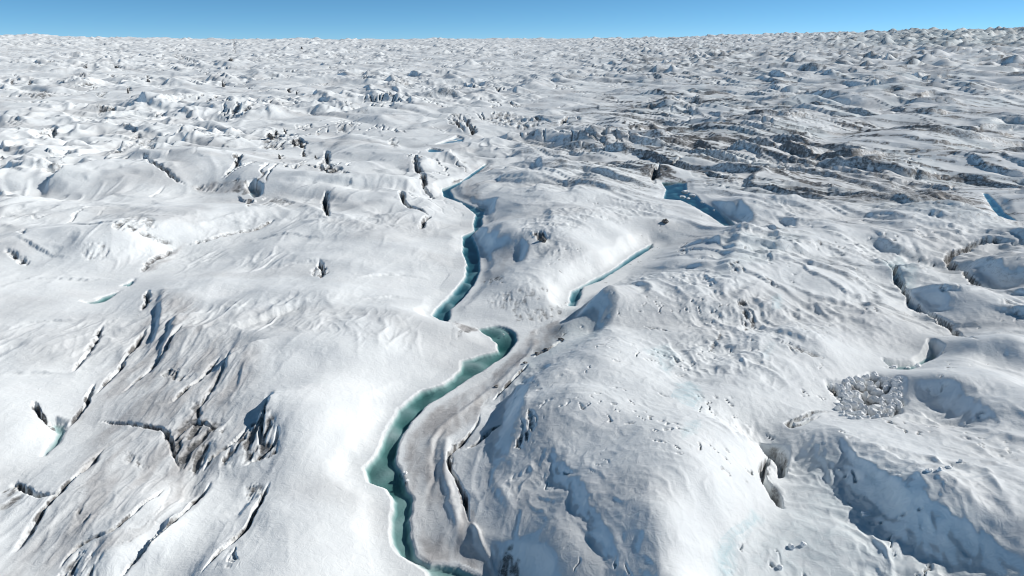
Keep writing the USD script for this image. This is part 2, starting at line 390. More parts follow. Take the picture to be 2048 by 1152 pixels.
ridge([(939, 1040), (948, 1065), (975, 1106), (1003, 1151), (1010, 1180)], 0.6, 0.5)
ridge([(900, 860), (885, 915), (893, 960), (905, 1010), (915, 1060), (912, 1085)], 0.6, 0.9)
ridge([(893, 840), (862, 905), (872, 950), (852, 990), (858, 1040)], -0.35, 0.6)
ridge([(985, 770), (930, 815), (880, 850), (855, 900)], 0.35, 0.8)
ridge([(1060, 665), (1075, 690), (1030, 735), (960, 790)], 0.35, 1.0)
ridge([(898, 640), (893, 628), (903, 618), (930, 598), (948, 575)], 0.5, 0.7)
# cracks and gullies
crack([(961, 816), (948, 845), (937, 867), (915, 890), (893, 908), (900, 935), (912, 955), (923, 975), (932, 1010), (939, 1050)], 0.6, 1.4, 0.55)
crack([(1128, 672), (1105, 692), (1085, 702), (1068, 712)], 0.7, 1.5, 0.9)
crack([(1060, 725), (1035, 745), (1000, 775), (985, 790)], 0.5, 1.0, 0.6)
crack([(1010, 832), (985, 850), (960, 880), (930, 895)], 0.7, 1.0, 0.5)
crack([(1515, 874), (1530, 885), (1546, 898), (1562, 920), (1570, 942), (1556, 955)], 1.3, 3.0, 0.25)
crack([(1540, 900), (1526, 940), (1530, 962), (1549, 981), (1553, 1002), (1570, 1015)], 0.9, 2.2, 0.25)
crack([(1660, 824), (1630, 830), (1600, 842), (1575, 846), (1586, 858), (1640, 838)], 0.6, 1.3, 0.35)
crack([(1720, 506), (1750, 518), (1772, 529), (1800, 572), (1824, 606), (1858, 623), (1890, 645), (1921, 672), (1945, 688), (1985, 690)], 1.5, 2.0, 0.35)
crack([(2060, 503), (2020, 496), (1983, 490), (1938, 497), (1888, 516), (1917, 540), (1945, 567), (1978, 582), (2010, 590)], 1.6, 2.4, 0.7)
crack([(1760, 733), (1810, 738), (1862, 715), (1900, 700)], 1.0, 1.4, 0.3)
crack([(528, 787), (530, 815), (521, 856), (515, 880)], 0.7, 1.6, 0.9)
crack([(556, 846), (545, 880), (510, 905), (485, 925)], 0.6, 1.2, 0.8)
crack([(540, 960), (530, 985), (520, 1010), (505, 1040), (480, 1065), (455, 1085), (425, 1120), (395, 1160)], 0.5, 1.3, 0.7)
crack([(425, 955), (395, 990), (356, 1030), (335, 1055), (312, 1075), (270, 1115), (235, 1160)], 0.8, 1.8, 0.9)
crack([(330, 965), (295, 990), (262, 1015), (222, 1050), (180, 1070), (150, 1085), (132, 1103), (118, 1135)], 0.4, 0.8, 0.7)
crack([(215, 890), (170, 935), (130, 970), (100, 1000), (69, 1045), (45, 1080), (15, 1115)], 0.7, 1.0, 0.6)
crack([(66, 800), (75, 825), (94, 846), (112, 858)], 0.6, 1.3, 0.6)
crack([(190, 760), (172, 790), (178, 805), (150, 835), (122, 860)], 0.5, 1.2, 0.7)
crack([(24, 962), (60, 985), (90, 992), (120, 980)], 0.5, 0.9, 0.5)
crack([(190, 838), (219, 841), (255, 845), (290, 851), (320, 852), (340, 868), (345, 905), (360, 930)], 0.35, 0.7, 0.6)
crack([(299, 580), (292, 605), (283, 620)], 0.5, 1.4, 0.9)
crack([(398, 830), (395, 815), (402, 800)], 0.4, 0.8, 0.7)
crack([(440, 700), (400, 745), (350, 800), (330, 810)], 0.4, 0.7, 0.4)
crack([(208, 650), (180, 700), (140, 740)], 0.35, 0.7, 0.4)
crack([(370, 650), (310, 720), (230, 790)], 0.3, 0.6, 0.3)
crack([(281, 547), (300, 525), (330, 508), (358, 496)], 0.8, 0.25, 0.6)
crack([(358, 496), (420, 478), (470, 464), (520, 452)], 0.5, 0.12, 0.35)
crack([(470, 466), (500, 462), (530, 452), (550, 442)], 1.0, 0.8, 0.9)
crack([(220, 453), (270, 468), (320, 482), (355, 488)], 0.6, 0.2, 0.5)
crack([(10, 495), (40, 515), (60, 526)], 0.4, 0.5, 0.5)
# cracks behind, left of the river
crack([(828, 318), (836, 340), (845, 352), (850, 375), (858, 392), (870, 402)], 1.0, 2.5, 0.9, warp=1.6)
crack([(652, 382), (650, 400), (652, 420), (660, 438)], 0.9, 3.0, 0.9)
crack([(652, 300), (655, 325), (650, 345)], 1.2, 2.5, 0.7)
crack([(800, 385), (806, 405), (815, 412), (842, 425), (860, 435)], 0.8, 1.6, 0.7)
crack([(640, 520), (648, 545), (640, 560)], 0.5, 1.0, 0.6)
crack([(860, 430), (850, 445), (838, 460)], 0.8, 1.2, 0.6)

crack([(345, 880), (372, 850), (400, 838), (430, 848)], 0.5, 1.0, 0.7)
crack([(405, 935), (425, 900), (470, 870), (500, 835)], 0.5, 1.0, 0.6)
crack([(300, 650), (265, 690), (225, 745), (185, 790)], 0.35, 0.7, 0.5)
crack([(460, 690), (440, 735), (410, 790), (395, 820)], 0.4, 0.9, 0.5)
crack([(1310, 372), (1304, 352), (1335, 335), (1385, 322), (1425, 318)], 2.5, 3.0, 0.9)
crack([(990, 245), (1040, 236), (1075, 243), (1105, 258)], 2.5, 3.0, 0.8)
crack([(925, 235), (935, 250), (948, 272)], 2.5, 3.0, 0.8)
crack([(905, 240), (915, 255), (930, 266)], 2.0, 3.0, 0.7)
crack([(1118, 262), (1135, 248), (1150, 246), (1160, 256)], 2.5, 3.0, 0.8)
crack([(200, 235), (215, 222), (232, 215)], 2.5, 3.0, 0.7)
crack([(95, 275), (105, 262), (112, 257)], 2.0, 3.0, 0.7)
crack([(255, 292), (270, 275), (277, 262)], 2.0, 3.0, 0.7)
crack([(285, 325), (320, 345), (350, 365), (378, 378)], 1.0, 1.5, 0.5)
crack([(210, 340), (240, 328), (275, 322)], 1.2, 1.5, 0.5)
crack([(440, 362), (460, 350), (478, 330), (485, 318)], 1.4, 2.5, 0.8)
crack([(632, 330), (645, 345), (665, 352), (690, 352)], 1.6, 2.5, 0.9)
# dirt: grit-covered broken ice
dirty([(965, 238), (1010, 226), (1060, 238), (1110, 256), (1050, 262), (1000, 256)], 0.5, 6.0)
dirty([(1560, 310), (1700, 300), (1700, 350), (1560, 350)], 0.3, 8.0)
dirty([(345, 870), (375, 832), (434, 838), (440, 855), (415, 890), (400, 935), (370, 932), (338, 900)], 0.85, 2.0)
dirty([(250, 900), (262, 895), (285, 930), (275, 936), (255, 918)], 0.5, 0.8)
dirty([(470, 880), (505, 830), (528, 815), (555, 845), (545, 885), (500, 910), (450, 925)], 0.8, 1.5)
dirty([(385, 800), (400, 795), (402, 830), (388, 845)], 0.55, 0.6)
dirty([(330, 735), (352, 722), (372, 745), (350, 755)], 0.6, 0.7)
dirty([(490, 970), (515, 955), (530, 985), (505, 1000)], 0.55, 0.8)
dirty([(145, 1015), (158, 1005), (170, 1030), (152, 1042)], 0.6, 0.6)
dirty([(120, 1152), (150, 1105), (200, 1110), (190, 1160)], 0.6, 1.0)
dirty([(20, 985), (45, 980), (35, 1010), (0, 1020), (0, 990)], 0.6, 0.8)
dirty([(420, 1150), (440, 1115), (460, 1140)], 0.45, 0.8)
dirty([(890, 910), (905, 880), (935, 865), (930, 890), (910, 915), (915, 945), (900, 940)], 0.5, 0.6)
dirty([(990, 1152), (1000, 1090), (1025, 1080), (1045, 1110), (1040, 1152)], 0.72, 1.0)
dirty([(1040, 885), (1052, 850), (1068, 865), (1060, 890)], 0.7, 0.6)
dirty([(900, 690), (905, 640), (925, 645), (965, 652), (930, 662)], 0.45, 1.0)
dirty([(960, 560), (1000, 548), (1012, 565), (985, 572)], 0.45, 1.0)
dirty([(962, 590), (1010, 580), (1080, 575), (1090, 600), (1030, 625), (980, 610)], 0.3, 2.0)
dirty([(1075, 572), (1095, 574), (1090, 585)], 0.55, 0.5)
dirty([(1030, 625), (1120, 610), (1140, 590), (1138, 618), (1080, 640), (1030, 640)], 0.38, 1.0)
dirty([(1060, 470), (1085, 465), (1094, 480), (1075, 488)], 0.95, 0.5)
dirty([(1480, 600), (1500, 600), (1512, 630), (1490, 660), (1482, 635)], 0.7, 0.7)
dirty([(1360, 485), (1375, 488), (1372, 505), (1358, 500)], 0.6, 0.6)
dirty([(1462, 540), (1480, 535), (1490, 555), (1470, 560)], 0.5, 0.6)
dirty([(1530, 560), (1550, 565), (1548, 580), (1528, 575)], 0.5, 0.6)
dirty([(1560, 690), (1590, 695), (1640, 715), (1600, 715)], 0.55, 0.8)
dirty([(1420, 690), (1445, 660), (1440, 680), (1425, 700)], 0.5, 0.6)
dirty([(1295, 650), (1320, 655), (1335, 665), (1305, 662)], 0.55, 0.5)
dirty([(800, 940), (806, 925), (822, 940), (818, 960), (808, 955)], 0.8, 0.35)
dirty([(770, 1060), (778, 1035), (785, 1050), (780, 1065)], 0.5, 0.5)
dirty([(1040, 860), (1058, 845), (1062, 880), (1044, 890)], 0.6, 0.6)
dirty([(1990, 595), (2048, 600), (2048, 640), (2000, 620)], 0.35, 1.0)
# far patches
dirty([(525, 275), (545, 262), (575, 285), (560, 300), (520, 300)], 0.55, 3)
for b in [(543, 272, 11, 7, .95), (553, 268, 6, 6, .95), (570, 261, 3, 6, .9), (592, 287, 12, 7, .85), (605, 292, 7, 7, .8), (563, 316, 5, 8, .9), (608, 310, 4, 10, .85), (632, 314, 4, 6, .8), (475, 330, 5, 10, .85), (650, 335, 14, 20, .6), (672, 350, 20, 6, .7),
          (480, 375, 22, 18, .5), (500, 412, 8, 10, .8), (548, 408, 36, 14, .42), (430, 380, 40, 7, .45), (655, 390, 6, 12, .6), (690, 352, 12, 4, .7), (80, 190, 26, 10, .6), (60, 168, 4, 4, .8), (24, 166, 4, 4, .8), (208, 222, 14, 10, .65), (203, 190, 14, 7, .55),
          (257, 183, 6, 9, .85), (297, 158, 6, 6, .9), (233, 134, 6, 3, .9), (172, 134, 5, 3, .7), (448, 170, 7, 8, .8), (578, 183, 6, 4, .95), (594, 187, 4, 5, .7), (470, 103, 3, 6, .6), (463, 120, 6, 3, .8), (604, 97, 3, 4, .8), (357, 115, 14, 5, .5), (268, 270, 8, 14, .6), (90, 268, 8, 12, .6), (28, 250, 14, 9, .4), (230, 302, 14, 8, .55), (295, 300, 22, 16, .4), (262, 290, 20, 12, .35),
          (280, 450, 36, 16, .4), (255, 462, 22, 9, .5), (190, 505, 30, 20, .32), (640, 545, 18, 10, .45), (50, 460, 8, 10, .4), (910, 245, 18, 12, .5), (800, 170, 30, 8, .4), (945, 262, 5, 8, .7), (787, 290, 8, 12, .5), (690, 255, 18, 8, .4)]:
    blob(*b)
dirty([(0, 110), (60, 100), (180, 92), (240, 98), (150, 106), (60, 116), (0, 118)], 0.22, 20)
dirty([(150, 118), (260, 98), (290, 104), (200, 114)], 0.22, 20)
# silt film: worn grey-brown ice, with grey shade painted on left-facing flanks
silt_shade([(1000, 735), (1040, 690), (1060, 660), (1120, 638), (1128, 655), (1110, 690), (1060, 715), (1000, 765), (955, 820), (905, 870), (890, 910), (905, 960), (930, 1010), (950, 1060), (1000, 1152), (900, 1120), (850, 1120), (835, 1060), (830, 1000), (815, 930), (815, 870), (870, 815)], 0.66, 1.0)
silt_shade([(905, 640), (925, 645), (965, 652), (930, 660), (900, 650)], 0.75, 1.0)
silt_shade([(150, 840), (250, 700), (300, 590), (330, 580), (380, 600), (440, 650), (520, 700), (500, 780), (470, 860), (440, 930), (330, 960), (250, 1010), (150, 1080), (110, 1130), (20, 1152), (60, 1080), (110, 1000), (180, 900), (160, 860)], 0.5, 4.5)
silt_shade([(300, 1010), (370, 930), (450, 910), (420, 950), (330, 1000), (240, 1080), (180, 1120), (190, 1080)], 0.55, 1.5)
silt_shade([(940, 900), (960, 830), (1050, 860), (1090, 900), (1150, 960), (1180, 1010), (1210, 1060), (1240, 1152), (1010, 1152), (950, 1050), (915, 960)], 0.22, 2.5)  # dim grey of the dome's left flank put into the colour
silt_shade([(965, 500), (1040, 470), (1060, 490), (1000, 555), (965, 560)], 0.3, 3)  # shade of the middle ridge's left flank painted as grey
silt_shade([(1340, 300), (1500, 240), (1700, 300), (1850, 350), (2000, 430), (1750, 430), (1600, 400), (1450, 360)], 0.22, 20)
silt_shade([(380, 378), (430, 368), (520, 365), (520, 385), (430, 390)], 0.6, 2)
silt_shade([(280, 545), (330, 508), (370, 492), (360, 505), (310, 540)], 0.5, 1.5)
silt_shade([(915, 390), (940, 360), (965, 365), (955, 400)], 0.45, 2)
# blue wet ice, then bluish shade painted over slopes
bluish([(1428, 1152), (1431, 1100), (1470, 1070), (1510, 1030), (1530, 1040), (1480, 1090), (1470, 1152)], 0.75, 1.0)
bluish([(1355, 800), (1350, 765), (1385, 755), (1408, 790), (1400, 818)], 0.6, 0.9)
bluish([(1365, 885), (1372, 850), (1395, 845), (1390, 880)], 0.5, 0.7)
bluish([(1285, 700), (1335, 690), (1352, 715), (1330, 745)], 0.45, 1.2)
bluish([(1755, 530), (1800, 515), (1830, 540), (1825, 580), (1795, 570)], 0.6, 1.5)
bluish([(1515, 720), (1540, 690), (1545, 710), (1530, 725)], 0.4, 0.8)
bluish([(1545, 590), (1565, 585), (1568, 610), (1550, 620)], 0.5, 0.8)
bluish([(1620, 900), (1700, 900), (2000, 1100), (2048, 1152), (1480, 1152), (1560, 1040), (1600, 1000)], 0.22, 4)  # translucent blue ice and the mound's bluish shade in one tint
bluish([(1450, 470), (1600, 480), (1550, 520), (1440, 560)], 0.2, 4)  # bluish shade below the crest painted as tint
bluish([(1150, 600), (1230, 600), (1200, 680), (1080, 720), (1050, 800), (1000, 850), (990, 840), (1040, 740)], 0.2, 2)  # bluish shade of the left-facing slope painted into the ice colour

# ---------------------------------------------------------------- ice relief everywhere
U = X / np.maximum(Y, 1.0)
def region(pts, feather):
    m = np.zeros_like(X)
    P = np.array([at(*p) for p in pts])
    poly = Polygon(P).buffer(0)
    inside = shapely.contains_xy(poly, X, Y)
    idx = np.arange(len(X))
    d = shapely.distance(shapely.points(X[::1], Y[::1]), poly.exterior) if False else None
    return inside.astype(float)

far = sstep(230, 540, D0)
right = sstep(-0.02, 0.30, U) * sstep(260, 420, D0)
far_right = sstep(0.12, 0.55, U) * far
near = 1 - far


def hummocks(x, y, lam, seed, sharp):
    """Rounded melt hummocks with narrow gullies between, their steep side towards the left and front."""
    wx, wy = x + 0.45 * lam * perlin(x / lam * 0.7, y / lam * 0.7, seed + 50), y + 0.45 * lam * perlin(x / lam * 0.7, y / lam * 0.7, seed + 51)
    n0 = np.abs(perlin(wx / lam, wy / lam, seed))
    k = 0.30 * lam * sharp
    n = np.sqrt(perlin((wx + 0.99 * k * n0) / lam, (wy + 0.1 * k * n0) / lam, seed) ** 2 + 0.004)
    return n * 1.6 - 0.4


def crests(x, y, lam, seed, sharp, dx=0.99, dy=0.1, soft=0.008):
    """Wind- and sun-cut crests: sharp tops, the steep face towards the left and front."""
    wx, wy = x + 0.5 * lam * perlin(x / lam * 0.6, y / lam * 0.6, seed + 50), y + 0.5 * lam * perlin(x / lam * 0.6, y / lam * 0.6, seed + 51)
    r0 = 1 - 1.5 * np.abs(perlin(wx / lam, wy / lam, seed))
    k = 0.30 * lam * sharp
    r = 1 - 1.5 * np.sqrt(perlin((wx + dx * k * r0) / lam, (wy + dy * k * r0) / lam, seed) ** 2 + soft)
    return np.maximum(r, -0.2) - 0.55


def veins(x, y, lam, seed, width):
    """Thin branching lines (1 on the line)."""
    wx, wy = x + 0.6 * lam * perlin(x / lam * 0.8, y / lam * 0.8, seed + 60) + 0.2 * lam * perlin(x / lam * 2.9, y / lam * 2.9, seed + 61), y + 0.6 * lam * perlin(x / lam * 0.8, y / lam * 0.8, seed + 62) + 0.2 * lam * perlin(x / lam * 2.9, y / lam * 2.9, seed + 63)
    return 1 - sstep(0.25 * width, width, np.abs(perlin(wx / lam, wy / lam, seed)))


def steps(x, y, lam, seed, qx, qy, stretch, face=0.13, cover=0.0, grit=0.0):
    """Sawtooth ridges: a short steep face towards (-qx, -qy), a long gentle back; broken up along their length."""
    q, a_ = x * qx + y * qy, x * qy - y * qx
    ph = q / lam + 0.95 * perlin(a_ / (stretch * lam), q / (2.2 * lam), seed) + 0.36 * perlin(a_ / (0.5 * stretch * lam), q / lam, seed + 1) + 0.07 * perlin(a_ / (0.16 * stretch * lam), q / (0.4 * lam), seed + 2)
    k = np.floor(ph)
    f = ph - k
    fw = face * (1.0 + 0.7 * perlin(a_ / lam, k * 5.31, seed + 3))
    prof = sstep(0, 1, np.clip(f / fw, 0, 1)) * np.clip((1 - f) / (1 - fw), 0, 1) ** 1.15
    on = sstep(-0.25 - cover, 0.35 - cover, perlin(a_ / (0.75 * stretch * lam), k * 3.77 + 0.5, seed + 4))
    FACE_SHADE[:] = np.maximum(FACE_SHADE, grit * sstep(0, 0.35, f / fw) * (1 - sstep(0.85, 1.25, f / fw)) * sstep(0.3, 0.8, on))  # grit on the steep faces, plus shade painted in for contrast
    return prof * on * (0.65 + 0.6 * np.abs(perlin(a_ / (0.3 * stretch * lam), k * 2.3, seed + 5)) * 2)


FACE_SHADE = np.zeros_like(X)
left = 1 - sstep(-0.10, 0.22, U)
SX, SY = (X - Y) * 0.7071, (X + Y) * 0.7071           # along and across the ridges of the right-hand field
bands = fbm(X / 330.0 - 0.3 * Y / 330.0, Y / 520.0, 3, 180)           # smooth and broken zones of the sheet
broken = sstep(-0.25, 0.45, bands + 0.35 * right)
fine = sstep(1500, 500, D0)
relief = np.zeros_like(X)
relief += 9.0 * far * (0.7 + 0.5 * far_right) * hummocks(X * 0.75, Y, 120.0, 100, 0.6)
relief += 8.0 * far * (0.55 + 0.6 * broken) * (1 - 0.5 * right) * hummocks(X * 0.7, Y, 52.0, 110, 1.0)
relief += 4.4 * far * left * (0.2 + 0.9 * broken) * crests(X * 0.9 + 0.2 * Y, Y * 0.7, 30.0, 112, 1.0)
relief += 1.3 * (0.12 * near + 0.95 * far) * left * (0.1 + broken) * crests(X, Y * 0.55, 11.0, 113, 1.1)
mid = 1 - sstep(700, 1300, D0)
field = sstep(-0.12, 0.22, U) * sstep(270, 440, D0 + 40 * fbm(X / 70, Y / 70, 2, 199))          # the choppy right half
close = sstep(0.12, 0.42, U) * sstep(150, 250, D0) * (1 - sstep(330, 480, D0))
back = sstep(900, 1800, D0)
rb = field * (0.5 + 0.6 * broken)
relief += 1.8 * right * hummocks(SX / 2.2, SY, 60.0, 115, 0.6)
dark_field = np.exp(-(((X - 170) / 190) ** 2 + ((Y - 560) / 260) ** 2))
grit_shade = (0.72 + 0.04 * dark_field) * (0.85 + 0.55 * fbm(X / 60.0, Y / 60.0, 2, 205) + 0.2 * dark_field)  # how strongly grit and painted shade darken the step faces
grit_shade = np.clip(grit_shade, 0, 1) * field
relief += 4.8 * rb * (1 - 0.3 * back) * steps(X, Y, 44.0, 300, 0.58, 0.81, 3.0, 0.11, 0.35, grit_shade)
relief += 2.5 * rb * mid * steps(X, Y, 21.0, 310, 0.62, 0.78, 3.4, 0.13, 0.4, grit_shade)
relief += 1.15 * rb * mid * steps(X, Y, 10.5, 320, 0.62, 0.78, 3.6, 0.2, 0.2, grit_shade * fine * mid)
relief += 11.0 * field * back * (0.6 + 0.4 * broken) * steps(X, Y, 84.0, 330, 0.62, 0.78, 2.6, 0.2, 0.2, 0.8 * grit_shade * back)
relief += 5.5 * field * back * steps(X, Y, 42.0, 331, 0.70, 0.71, 2.6, 0.26, 0.1, 0.8 * grit_shade * back)
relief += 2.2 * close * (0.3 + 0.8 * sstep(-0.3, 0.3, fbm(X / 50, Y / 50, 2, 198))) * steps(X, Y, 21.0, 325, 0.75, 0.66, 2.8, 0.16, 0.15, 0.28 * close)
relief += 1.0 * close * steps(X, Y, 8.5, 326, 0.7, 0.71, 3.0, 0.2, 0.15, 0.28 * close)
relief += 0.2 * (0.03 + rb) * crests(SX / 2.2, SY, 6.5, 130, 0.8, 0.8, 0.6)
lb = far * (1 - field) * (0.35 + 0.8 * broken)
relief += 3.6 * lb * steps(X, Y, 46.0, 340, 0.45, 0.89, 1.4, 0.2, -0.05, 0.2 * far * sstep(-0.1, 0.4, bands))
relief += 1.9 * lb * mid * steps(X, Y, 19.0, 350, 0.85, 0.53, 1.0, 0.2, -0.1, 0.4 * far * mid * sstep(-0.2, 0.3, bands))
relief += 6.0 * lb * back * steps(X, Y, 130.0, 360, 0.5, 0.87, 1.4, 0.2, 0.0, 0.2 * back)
relief += 0.35 * (0.12 + 0.25 * right * fine) * crests(X, Y, 3.4, 140, 1.0)
relief += 2.4 * near * fbm(X / 36.0, Y / 28.0, 2, 165) * (0.4 + 0.6 * sstep(2, 6, Z0))
# small melt steps and runnels close by
patchy = sstep(-0.1, 0.5, fbm(X / 40.0, Y / 40.0, 2, 182))
relief += near * (0.14 + 0.75 * patchy) * (0.6 * crests(X * 0.8, Y * 0.4, 13.0, 189, 1.0) + 0.65 * crests(X * 1.2, Y * 0.45, 7.0, 190, 1.0) + 0.22 * crests(X, Y * 0.5, 2.6, 191, 1.0))
nr = near * sstep(-0.15, 0.1, U)
relief += nr * (0.35 + 0.75 * patchy) * (0.8 * crests(X * 0.8 + 0.5 * Y, Y * 0.7 - 0.4 * X, 9.0, 194, 1.0) + 0.36 * crests(X + 0.4 * Y, Y - 0.4 * X, 3.6, 195, 0.9) + 0.12 * crests(X, Y, 1.5, 196, 0.7))
relief += near * sstep(0.1, 0.5, SILT_SHADE) * (0.35 * crests(X, Y * 0.30, 4.2, 192, 0.8) + 0.16 * crests(X, Y * 0.35, 1.7, 193, 0.8)) * (X < -18)
bigs = 1 + np.clip((D0 - 1200) / 2500, 0, 2.2)
relief += far * bigs * 3.6 * fbm(X / 260.0, Y / 260.0, 2, 160)
# grit lies in branching crevices of broken ice
gritmask = np.clip(DIRT_SHADE * 1.25, 0, 1)
nearw = 1 - sstep(250, 400, D0)
vn = sstep(-0.35, 0.35, fbm(X / 1.7, Y / 6.0, 3, 150)) * nearw + sstep(-0.3, 0.35, fbm(X / 4.5, Y / 16.0, 3, 152)) * (1 - nearw)
relief -= gritmask * vn * 0.9 * np.clip(D0 / 220, 0.7, 2.6)
relief += gritmask * 0.6 * crests(X, Y * 0.5, 4.2, 155, 1.0) * np.clip(D0 / 220, 0.7, 3.0) * (0.4 + 0.6 * nearw)
DIRT_SHADE = DIRT_SHADE * (0.30 + 0.95 * vn)
# small dark crevices between the folds of the near right
gk = sstep(0.1, 0.45, fbm(X / 16.0, Y / 16.0, 3, 159)) * near * sstep(-0.1, 0.15, U)
vk = veins(X + 0.5 * Y, 0.8 * Y - 0.3 * X, 5.5, 161, 0.07) * gk * sstep(0.0, 0.3, perlin(X / 2.6, Y / 2.6, 163))
relief -= 0.6 * vk
DIRT_SHADE = np.maximum(DIRT_SHADE, 0.65 * vk)
# scattered dark crevices over the far slopes
gatec = sstep(0.22, 0.5, fbm(X / 70.0, Y / 120.0, 2, 156)) * sstep(300, 450, D0) * (1 - sstep(2500, 4500, D0)) * (1 - 0.6 * right)
vc = veins(X, Y * 0.35, 16.0, 157, 0.055 + 0.00002 * D0) * gatec
relief -= 3.0 * vc
DIRT_SHADE = np.maximum(DIRT_SHADE, 0.85 * vc)
# the tumbled ice of the right horizon
ser = sstep(0.33, 0.62, U) * sstep(2600, 3300, D0)
relief += ser * 20.0 * (hummocks(X, Y * 0.8, 120.0, 170, 0.9) + 0.5 * hummocks(X, Y, 60.0, 171, 0.9))
ser2 = sstep(0.05, 0.33, U) * sstep(3200, 4200, D0)
relief += ser2 * 10.0 * hummocks(X, Y, 90.0, 172, 0.9)

# ---------------------------------------------------------------- meltwater
RIVER_L = [(888, 768), (840, 782), (795, 820), (772, 860), (758, 898), (746, 919), (727, 934), (737, 964), (772, 978), (786, 1002), (782, 1030), (782, 1060), (784, 1094), (805, 1113), (833, 1130), (854, 1146), (870, 1185), (960, 1215)]
RIVER_R = [(1010, 1190), (954, 1152), (916, 1134), (888, 1130), (861, 1129), (833, 1113), (821, 1075), (821, 1040), (826, 1002), (814, 978), (805, 953), (798, 933), (791, 915), (803, 874), (826, 841), (857, 809), (902, 782), (947, 752), (982, 731), (1013, 710), (1034, 682), (1031, 665), (1012, 655), (992, 651), (954, 658)]
RIVER_TOP = [(979, 675), (994, 689), (994, 703), (968, 708), (923, 722), (920, 738), (905, 756)]
UP_L = [(972, 328), (945, 346), (923, 363), (883, 378), (888, 394), (923, 406), (951, 429), (946, 449), (949, 462), (925, 472), (925, 505), (933, 526), (930, 554), (906, 585), (874, 616), (863, 630), (880, 640), (895, 645)]
UP_R = [(899, 636), (903, 618), (925, 599), (947, 571), (960, 543), (958, 502), (944, 470), (966, 449), (963, 439), (972, 418), (944, 413), (909, 397), (900, 380), (925, 366), (955, 345), (976, 329)]
WATERS = [
    # name, label, outline, level, depth, bank width, absorb colour
    ('meltwater_river', 'broad teal meltwater river bending through the white ice in the foreground', RIVER_L + RIVER_R + RIVER_TOP, 0.0, 1.7, 7.0, 'teal'),
    ('meltwater_river', 'narrow blue upper reach of the river winding down towards the white snow hump', UP_L + UP_R, 0.0, 2.4, 6.0, 'blue'),
    ('meltwater_stream', 'dark teal side stream slanting down the valley right of the middle ridge', [(1305, 487), (1270, 506), (1222, 541), (1180, 562), (1142, 583), (1136, 612), (1152, 612), (1163, 588), (1166, 574), (1201, 562), (1249, 531), (1285, 508), (1306, 495)], 0.7, 1.8, 7.5, 'blue'),
    ('meltwater_pool', 'deep blue pool with ice floes right of the centre background', [(1322, 364), (1372, 364), (1374, 384), (1392, 390), (1406, 405), (1427, 416), (1452, 433), (1472, 451), (1452, 454), (1422, 433), (1388, 413), (1362, 401), (1326, 399), (1332, 378)], 4.0, 2.4, 5.0, 'blue'),
    ('meltwater_pool', 'small dark blue pond under the far centre slope', [(852, 301), (862, 297), (886, 301), (886, 307), (864, 309)], 3.6, 2.0, 3.0, 'blue'),
    ('meltwater_pool', 'thin tapering blue pond farthest back near the centre', [(868, 291), (905, 278), (914, 273), (928, 278), (926, 286), (900, 288)], 4.0, 1.8, 3.0, 'blue'),
    ('meltwater_pool', 'small round blue pond below grey broken ice on the left', [(498, 379), (508, 377), (522, 383), (520, 393), (508, 396), (499, 388)], 3.6, 2.5, 2.0, 'blue'),
    ('meltwater_pool', 'teal sliver of water at the upper end of the left gully', [(244, 571), (254, 568), (268, 560), (266, 566), (258, 574), (246, 575)], 0.1, 1.6, 1.5, 'teal'),
    ('meltwater_pool', 'long teal puddle in the left gully', [(170, 606), (192, 602), (205, 594), (238, 584), (222, 596), (205, 607), (190, 610)], 0.0, 1.5, 1.5, 'teal'),
    ('meltwater_stream', 'narrow teal stream at the left edge below a dark crack', [(100, 852), (112, 848), (130, 850), (131, 862), (124, 880), (105, 900), (92, 912), (84, 914), (100, 890), (113, 868)], 0.1, 0.8, 1.2, 'teal'),
    ('meltwater_stream', 'blue stream beside a rounded bank at the far right edge', [(1965, 386), (1976, 388), (2000, 412), (2008, 425), (2034, 442), (2024, 447), (2002, 436), (1986, 420)], 4.0, 1.8, 4.0, 'blue'),
    ('meltwater_pool', 'teal water in the crack behind the rubble of broken ice at right', [(1768, 732), (1790, 733), (1830, 730), (1856, 714), (1862, 702), (1872, 712), (1862, 726), (1835, 738), (1806, 752), (1782, 744)], 1.4, 1.5, 1.5, 'teal'),
]
water_polys = []
LEVEL_CLAMP = np.full_like(X, -1e9)
WD = np.full_like(X, 1e9)
for name, label, outline, level, depth, bank, colour in WATERS:
    P = np.array([at_level(*p, level) for p in outline])
    idx = near_poly(P, 40)
    pts_ = shapely.points(X[idx], Y[idx])
    WD[idx] = np.minimum(WD[idx], shapely.distance(pts_, Polygon(P).buffer(0)))
H = Z0 + relief * (0.12 + 0.88 * sstep(1.0, 26.0, WD))
waterside = np.zeros_like(X)
